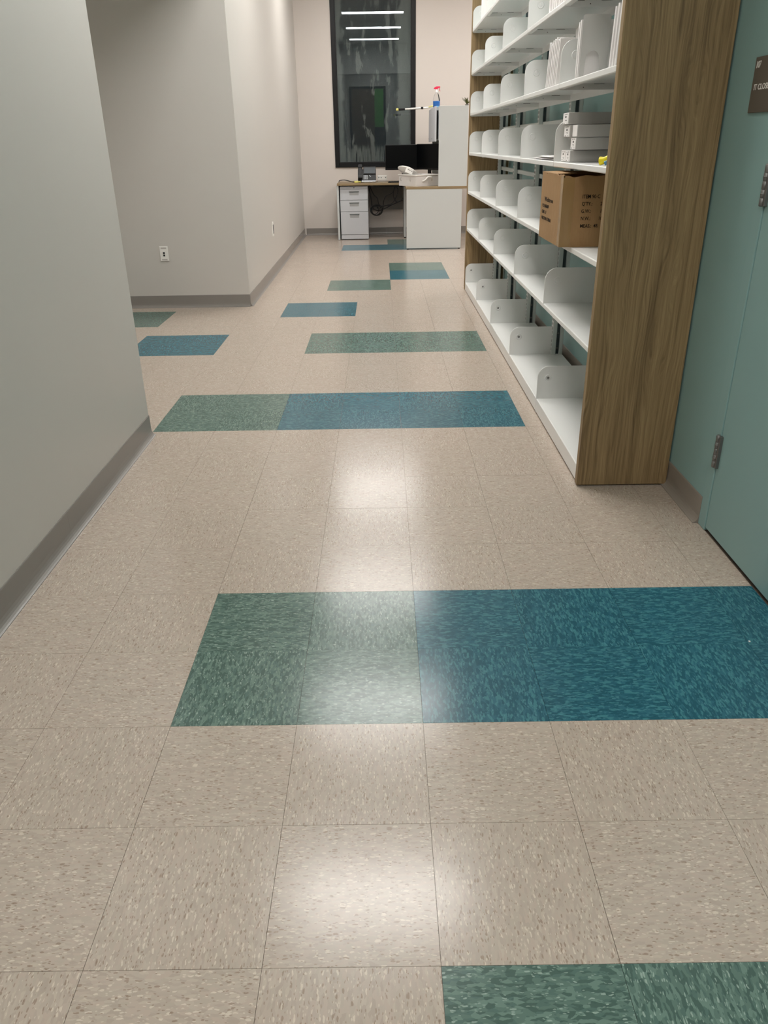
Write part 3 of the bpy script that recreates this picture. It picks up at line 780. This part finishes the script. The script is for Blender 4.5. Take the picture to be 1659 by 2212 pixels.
hut = thing('desk_hutch', 'white overhead hutch cabinet standing on the desk return', 'cabinet', (1.43, 10.4, DZT))
HZ = 1.664
obj('end_panel', B(1.256, 1.612, 9.772, 9.792, DZT+.0003, HZ, .0015), 'laminate_white', hut)
obj('end_panel', B(1.256, 1.612, 11.10, 11.12, DZT+.0003, HZ, .0015), 'laminate_white', hut)
obj('back_panel', B(1.595, 1.612, 9.792, 11.10, DZT+.02, HZ, .001), 'laminate_white', hut)
obj('cabinet_body', B(1.252, 1.594, 9.794, 11.098, 1.285, HZ-.004, .002), 'laminate_white', hut)
for (a, b) in ((9.800, 10.446), (10.450, 11.096)):
    dr = obj('door', B(1.204, 1.226, a, b, 1.272, HZ-.002, .002), 'pedestal_white', hut)
    obj('hinge_arm', B(1.226, 1.252, (a+b)/2-.2, (a+b)/2+.2, 1.30, 1.62), 'black_plastic', dr)
    obj('lock', B(1.201, 1.204, b-.08, b-.045, 1.30, 1.312), 'steel', dr)

# monitors
def monitor(loc, rot, label, lift):
    o = thing('monitor', label, 'monitor', loc); o.rotation_euler = (0, 0, rot)
    W_, H2 = .53, .325; z0 = lift
    obj('housing', B(-W_/2, W_/2, 0, .028, z0, z0+H2, .006, seg=2), 'black_plastic', o, local=True)
    obj('screen', B(-W_/2+.008, W_/2-.008, -.0012, .0005, z0+.022, z0+H2-.008), 'black_screen', o, local=True)
    obj('neck', B(-.03, .03, .028, .05, .012, z0+.18, .004), 'black_plastic', o, local=True)
    bm = bmesh.new(); prism(bm, [(-.11, -.06), (.11, -.06), (.09, .12), (-.09, .12)], 'z', 0, .012); obj('stand_foot', bm, 'black_plastic', o, local=True)
    return o
monitor((.860, 11.16, DZT+.0005), -.04, 'black monitor on the desk in front of the window frame', .158)
monitor((1.175, 10.90, DZT+.0005), -1.02, 'black monitor turned sideways next to the hutch doors', .163)

# desk phone
ph = thing('desk_phone', 'black desk phone with a grey display and number keys', 'telephone', (.335, 11.27, DZT+.0005)); ph.scale = (1.0, .9, 1.36)
bm = bmesh.new(); prism(bm, [(-.09, .0), (-.09, .018), (.03, .125), (.05, .125), (.05, 0)], 'x', -.135, .125); es = bm.edges[:]; bmesh.ops.bevel(bm, geom=es, offset=.004, segments=1, affect='EDGES')
obj('phone_base', bm, 'black_plastic', ph, local=True)
tilt = math.atan2(.107, .12)
def on_face(u, v, n):  # u across, v up the sloped face, n out of it
    return Vector((u, -.09+v*math.cos(tilt)-n*math.sin(tilt), .018+v*math.sin(tilt)+n*math.cos(tilt)))
def face_box(bm, u0, u1, v0, v1, n0, n1, mi=0):
    vs = [bm.verts.new(on_face(u, v, n)) for u in (u0, u1) for v in (v0, v1) for n in (n0, n1)]
    for q in ((0, 1, 3, 2), (4, 6, 7, 5), (0, 4, 5, 1), (2, 3, 7, 6), (0, 2, 6, 4), (1, 5, 7, 3)): bm.faces.new([vs[i] for i in q]).material_index = mi
bm = bmesh.new(); face_box(bm, -.055, .122, .082, .186, 0, .012); dsp = obj('display_bezel', bm, 'black_plastic', ph, local=True)
bm = bmesh.new(); face_box(bm, -.046, .113, .092, .172, .012, .0132); obj('display', bm, 'phone_screen', dsp, local=True)
bm = bmesh.new(); face_box(bm, -.130, -.072, .004, .052, .004, .040); face_box(bm, -.124, -.078, .046, .150, .016, .036); face_box(bm, -.130, -.072, .145, .196, .002, .040)
bmesh.ops.bevel(bm, geom=bm.edges[:], offset=.006, segments=2, affect='EDGES'); obj('handset', bm, 'black_plastic', ph, local=True)
for r_ in range(4):
    for c_ in range(3):
        bm = bmesh.new(); face_box(bm, -.052+c_*.021, -.038+c_*.021, .018+r_*.015, .027+r_*.015, 0, .003); obj('key', bm, 'key_white', ph, local=True)
bm = bmesh.new(); face_box(bm, .028, .040, .066, .074, 0, .003); face_box(bm, .036, .052, .052, .060, 0, .003); obj('navigation_key', bm, 'key_white', ph, local=True)
obj('front_strip', B(-.085, .120, -.0935, -.089, .004, .014, .001), 'chrome', ph, local=True)

hub = thing('power_hub', 'small white plastic power box beside the phone', 'power outlet', (.55, 11.33, DZT+.0005))
obj('hub_body', B(.480, .619, 11.30, 11.37, DZT+.0005, DZT+.088, .006, seg=2), 'white_plastic', hub)
obj('grey_lower_band', B(.4795, .6195, 11.2995, 11.34, DZT+.004, DZT+.030, .002), 'grey_plastic', hub)
for x in (.50, .535, .598): obj('socket', B(x-.006, x+.006, 11.2985, 11.301, DZT+.050, DZT+.064), 'recess_dark', hub)

kb = thing('keyboard', 'flat black keyboard on the desktop beside the power box', 'keyboard', (.80, 11.03, DZT+.0005))
obj('keyboard_base', B(.632, .97, 10.965, 11.09, DZT+.0005, DZT+.014, .003), 'black_plastic', kb)
for r_ in range(5):
    for c_ in range(14):
        obj('key', B(.640+c_*.0232, .640+c_*.0232+.019, 10.971+r_*.0235, 10.971+r_*.0235+.019, DZT+.0135, DZT+.0185, .0), 'rubber_black', kb)

# white metal tray with handle, holding a ceiling device
TA = math.radians(33); tc = Vector((.975, 9.795, DZT+.0006))
tray = thing('metal_tray', 'white open metal tray with a bow handle at the corner of the desk return', 'tray', tc); tray.rotation_euler = (0, 0, TA)
TL, TW, TH = .365, .385, .137; tw = .004
bm = bmesh.new(); box(bm, 0, TL, 0, tw, 0, TH, .001); box(bm, 0, TL, TW-tw, TW, 0, TH, .001); box(bm, 0, tw, tw, TW-tw, 0, TH, .001); box(bm, TL-tw, TL, tw, TW-tw, 0, TH, .001); box(bm, tw, TL-tw, tw, TW-tw, 0, .004)
obj('tray_shell', bm, 'tray_white', tray, local=True)
bm = bmesh.new(); rw = .012
box(bm, -rw, TL+rw, -rw, 0, TH-.013, TH, .003); box(bm, -rw, TL+rw, TW, TW+rw, TH-.013, TH, .003); box(bm, -rw, 0, 0, TW, TH-.013, TH, .003); box(bm, TL, TL+rw, 0, TW, TH-.013, TH, .003)
obj('rolled_rim', bm, 'white_plastic', tray, local=True)
bm = bmesh.new(); tube(bm, spline([(.10, -.002, .062), (.11, -.012, .063), (.135, -.03, .085), (.160, -.034, .108), (.215, -.034, .107), (.238, -.020, .085), (.245, -.002, .072)], 6),   .0078, 10); obj('handle', bm, 'white_plastic', tray, local=True)
for v in (.12, .33):
    bm = bmesh.new(); tube(bm, spline([(-.002, v, .105), (-.010, v+.004, .09), (-.010, v, .07), (-.002, v+.004, .06)], 5), .0035, 8); obj('side_clip', bm, 'grey_plastic', tray, local=True)
dv = thing('ceiling_speaker', 'round white ceiling speaker lying tilted in the metal tray', 'speaker', (.865, 10.09, DZT+.145)); 
dv.rotation_euler = (math.radians(-12), math.radians(24), .3)
bm = bmesh.new(); lathe(bm, [(.070, -.035), (.085, -.02), (.128, -.006), (.132, 0), (.130, .006), (.112, .016), (.085, .026), (.05, .032), (.001, .033)], (0, 0, .035), 36); obj('dome', bm, 'white_plastic', dv, local=True)
bm = bmesh.new(); box(bm, -.062, .032, -.128, -.088, -.03, .034, .006, seg=2); nb = obj('connector_box', bm, 'white_plastic', dv, local=True)
bm = bmesh.new(); box(bm, -.046, -.006, -.1288, -.1278, .010, .017); lathe(bm, [(.006, -.129), (.006, -.1278)], (.014, 0, .012), 12, axis='y'); obj('marking', bm, 'ink_grey', nb, local=True)

# things on top of the hutch
sb = thing('spray_bottle', 'clear spray bottle half full of blue cleaner with a red trigger', 'spray bottle', (1.262, 10.42, HZ+.0005))
bz = HZ+.0005
prof = [(.040, 0), (.044, .004), (.045, .075), (.043, .10), (.030, .145), (.016, .172), (.0135, .19)]
bm = bmesh.new(); lathe(bm, prof, (1.262, 10.42, bz), 28); obj('bottle', bm, 'clear_plastic', sb)
bm = bmesh.new(); lathe(bm, [(.041, .003), (.0445, .006), (.0453, .072), (.0453, .078)], (1.262, 10.42, bz), 28); obj('blue_cleaner', bm, 'blue_fluid', sb)
obj('label', B(1.250, 1.285, 10.373, 10.3738, bz+.006, bz+.022), 'label_blue', sb)
bm = bmesh.new(); lathe(bm, [(.017, .168), (.017, .194), (.012, .197), (.010, .212)], (1.262, 10.42, bz), 18); obj('neck_collar', bm, 'white_plastic', sb)
bm = bmesh.new(); prism(bm, [(1.222, bz+.214), (1.226, bz+.226), (1.240, bz+.238), (1.262, bz+.244), (1.305, bz+.244), (1.308, bz+.230), (1.286, bz+.227), (1.270, bz+.212), (1.248, bz+.212), (1.236, bz+.218)], 'y', 10.408, 10.432); bmesh.ops.bevel(bm, geom=bm.edges[:], offset=.002, segments=1, affect='EDGES'); hd = obj('trigger_head', bm, 'red_plastic', sb)
bm = bmesh.new(); prism(bm, [(1.290, bz+.228), (1.298, bz+.228), (1.302, bz+.205), (1.309, bz+.190), (1.303, bz+.188), (1.294, bz+.205)], 'y', 10.414, 10.426); obj('trigger', bm, 'red_plastic', hd)
pole = thing('telescopic_pole', 'white extension pole with black grip and yellow ends lying across the hutch top', 'pole', (1.2, 10.62, HZ+.012))
ya_ = 10.62
PZ = lambda x: HZ+.0145-.045*(1.204-x)
bm = bmesh.new(); tube(bm, [(.86, ya_, PZ(.86)), (1.10, ya_, PZ(1.10)), (1.36, ya_, PZ(1.36))], .0105, 12); obj('shaft', bm, 'white_plastic', pole)
bm = bmesh.new(); tube(bm, [(.775, ya_, PZ(.775)), (.80, ya_, PZ(.80)), (.86, ya_, PZ(.86))], [.0125, .0135, .0135], 12); obj('grip', bm, 'black_plastic', pole)
bm = bmesh.new(); lathe(bm, [(.004, -.018), (.012, -.015), (.0165, -.004), (.0165, .006), (.012, .016)], (.760, ya_, PZ(.76)), 16, axis='x'); obj('end_knob', bm, 'yellow_pale', pole)
bm = bmesh.new(); lathe(bm, [(.0135, -.016), (.0145, -.012), (.0145, .012), (.0135, .016)], (1.085, ya_, PZ(1.085)), 14, axis='x'); obj('lock_collar', bm, 'black_plastic', pole)
bm = bmesh.new(); tube(bm, [(1.17, ya_-.012, PZ(1.17)+.006), (1.21, ya_-.01, PZ(1.21)+.012), (1.26, ya_, PZ(1.26)+.012)], [.004, .010, .008], 10); obj('yellow_clip', bm, 'yellow_pale', pole)
pl = thing('potted_plant', 'small green plant on the hutch top beside the shelving end panel', 'plant', (1.598, 9.86, HZ+.0005))
bm = bmesh.new(); lathe(bm, [(.018, 0), (.022, .003), (.024, .016), (.020, .016)], (1.598, 9.86, HZ+.0005), 18); obj('pot', bm, 'pot_grey', pl)
for i in range(22):
    a = i*2.4; ln = .05+.07*((i*7) % 5)/5
    bm = bmesh.new(); b0 = Vector((1.598, 9.86, HZ+.014)); sp_ = .02+.022*((i*3) % 4)/3; dirv = Vector((math.cos(a)*sp_, math.sin(a)*sp_, ln)); sd = Vector((-math.sin(a), math.cos(a), 0))*.0075
    pts = [b0+dirv*t_+Vector((math.cos(a)*.02*t_*t_, math.sin(a)*.02*t_*t_, -.03*t_*t_)) for t_ in (0, .35, .7, 1)]
    wd = [.5, 1, .8, .08]; L1 = [bm.verts.new(p_+sd*w_) for p_, w_ in zip(pts, wd)]; L2 = [bm.verts.new(p_-sd*w_) for p_, w_ in zip(pts, wd)]; L3 = [bm.verts.new(p_+Vector((0, 0, -.004))) for p_ in pts]
    for k in range(3):
        bm.faces.new((L1[k], L1[k+1], L2[k+1], L2[k])); bm.faces.new((L1[k], L3[k], L3[k+1], L1[k+1])); bm.faces.new((L2[k], L2[k+1], L3[k+1], L3[k]))
    obj('leaf', bm, 'green_leaf', pl)

# ------------------------------------------------------------------ cables
def cable(pts, r, label, group, mat='cable_black', n=8, cat='cable', name='cable'):
    pts = [Vector(p) for p in pts]; o = thing(name, label, cat, tuple(pts[0]), group)
    bm = bmesh.new(); tube(bm, spline(pts, n), r, 8); obj('cable_sheath', bm, mat, o); return o
gK = 'black cables under the desk'
yk = 11.30; DU = DZT-.034
cable([(.352, yk-.05, DU), (.362, yk-.05, .63), (.385, yk-.05, .53), (.40, yk-.05, .42), (.47, yk-.05, .375), (.55, yk-.03, .385), (.70, yk, .45), (.846, yk, .51)], .006, 'black cable sagging from the pedestal to the return under the desktop', gK)
cable([(.36, yk-.09, DU), (.42, yk-.09, .60), (.475, yk-.09, .54), (.495, yk-.09, .46), (.52, yk-.08, .43), (.60, yk-.08, .44), (.70, yk-.07, .455), (.846, yk-.07, .53)], .006, 'black cable curving down beside the pedestal then across', gK)
cable([(.735, yk-.12, DU-.0), (.70, yk-.12, .62), (.60, yk-.12, .57), (.565, yk-.12, .50), (.56, yk-.12, .43), (.545, yk-.12, .37), (.50, yk-.12, .335)], .006, 'black cable hanging from the cable tray down to the coil', gK)
cable([(.74, yk-.15, DU), (.712, yk-.15, .64), (.71, yk-.15, .57), (.735, yk-.15, .51), (.775, yk-.15, .495), (.82, yk-.14, .515), (.846, yk-.14, .545)], .006, 'black cable looping below the end of the cable tray', gK)
cable([(.752, yk-.17, .695), (.772, yk-.17, .66), (.765, yk-.17, .60), (.735, yk-.17, .535), (.69, yk-.17, .48), (.62, yk-.17, .455), (.50, yk-.17, .44), (.41, yk-.17, .43)], .006, 'black cable crossing the other loop below the cable tray', gK)
coil = thing('cable_coil', 'bundled coil of black cable hanging beside the pedestal', 'cable coil', (.46, yk-.14, .39), None)
for i, (cx_, cz_, r_, dy) in enumerate(((.455, .385, .072, 0), (.462, .380, .066, .008), (.448, .378, .060, -.008), (.470, .388, .075, .014), (.43, .385, .055, -.016))):
    bm = bmesh.new(); tube(bm, [(cx_+r_*math.cos(a)*1.05, yk-.14+dy+.006*math.sin(3*a), cz_+r_*math.sin(a)) for a in [2*PI*k/28 for k in range(29)]], .0058, 8); obj('cable_loop', bm, 'cable_black', coil)
cable([(-.085, 11.45, DZT+.006), (-.07, 11.40, DZT+.022), (.0, 11.30, DZT+.032), (.07, 11.22, DZT+.022), (.125, 11.15, DZT+.012), (.15, 11.13, DZT+.011)], .0055, 'black cable lying across the desktop towards the yellow plug', None)
pg = thing('cable_plug', 'pale yellow plug on the desktop in front of the phone', 'plug', (.17, 11.10, DZT+.0005))
obj('plug_body', B(.150, .212, 11.085, 11.14, DZT+.0005, DZT+.026, .007, seg=2), 'yellow_pale', pg)
bm = bmesh.new(); lathe(bm, [(.007, 0), (.009, .01), (.009, .03)], (.212, 11.112, DZT+.013), 12, axis='x'); obj('strain_relief', bm, 'yellow_pale', pg)
cable([(1.21, 10.72, DZT+.006), (1.235, 10.70, .83), (1.215, 10.69, .90), (1.235, 10.68, .94)], .005, 'black monitor cable hanging beside the hutch', None)

# tiny scrap on the floor
sc = tag(obj('paper_scrap', B(1.5285, 1.5335, .921, .927, .0002, .0016, .0004), 'paper_white'), 'tiny white paper scrap lying on the blue floor tiles', 'litter')
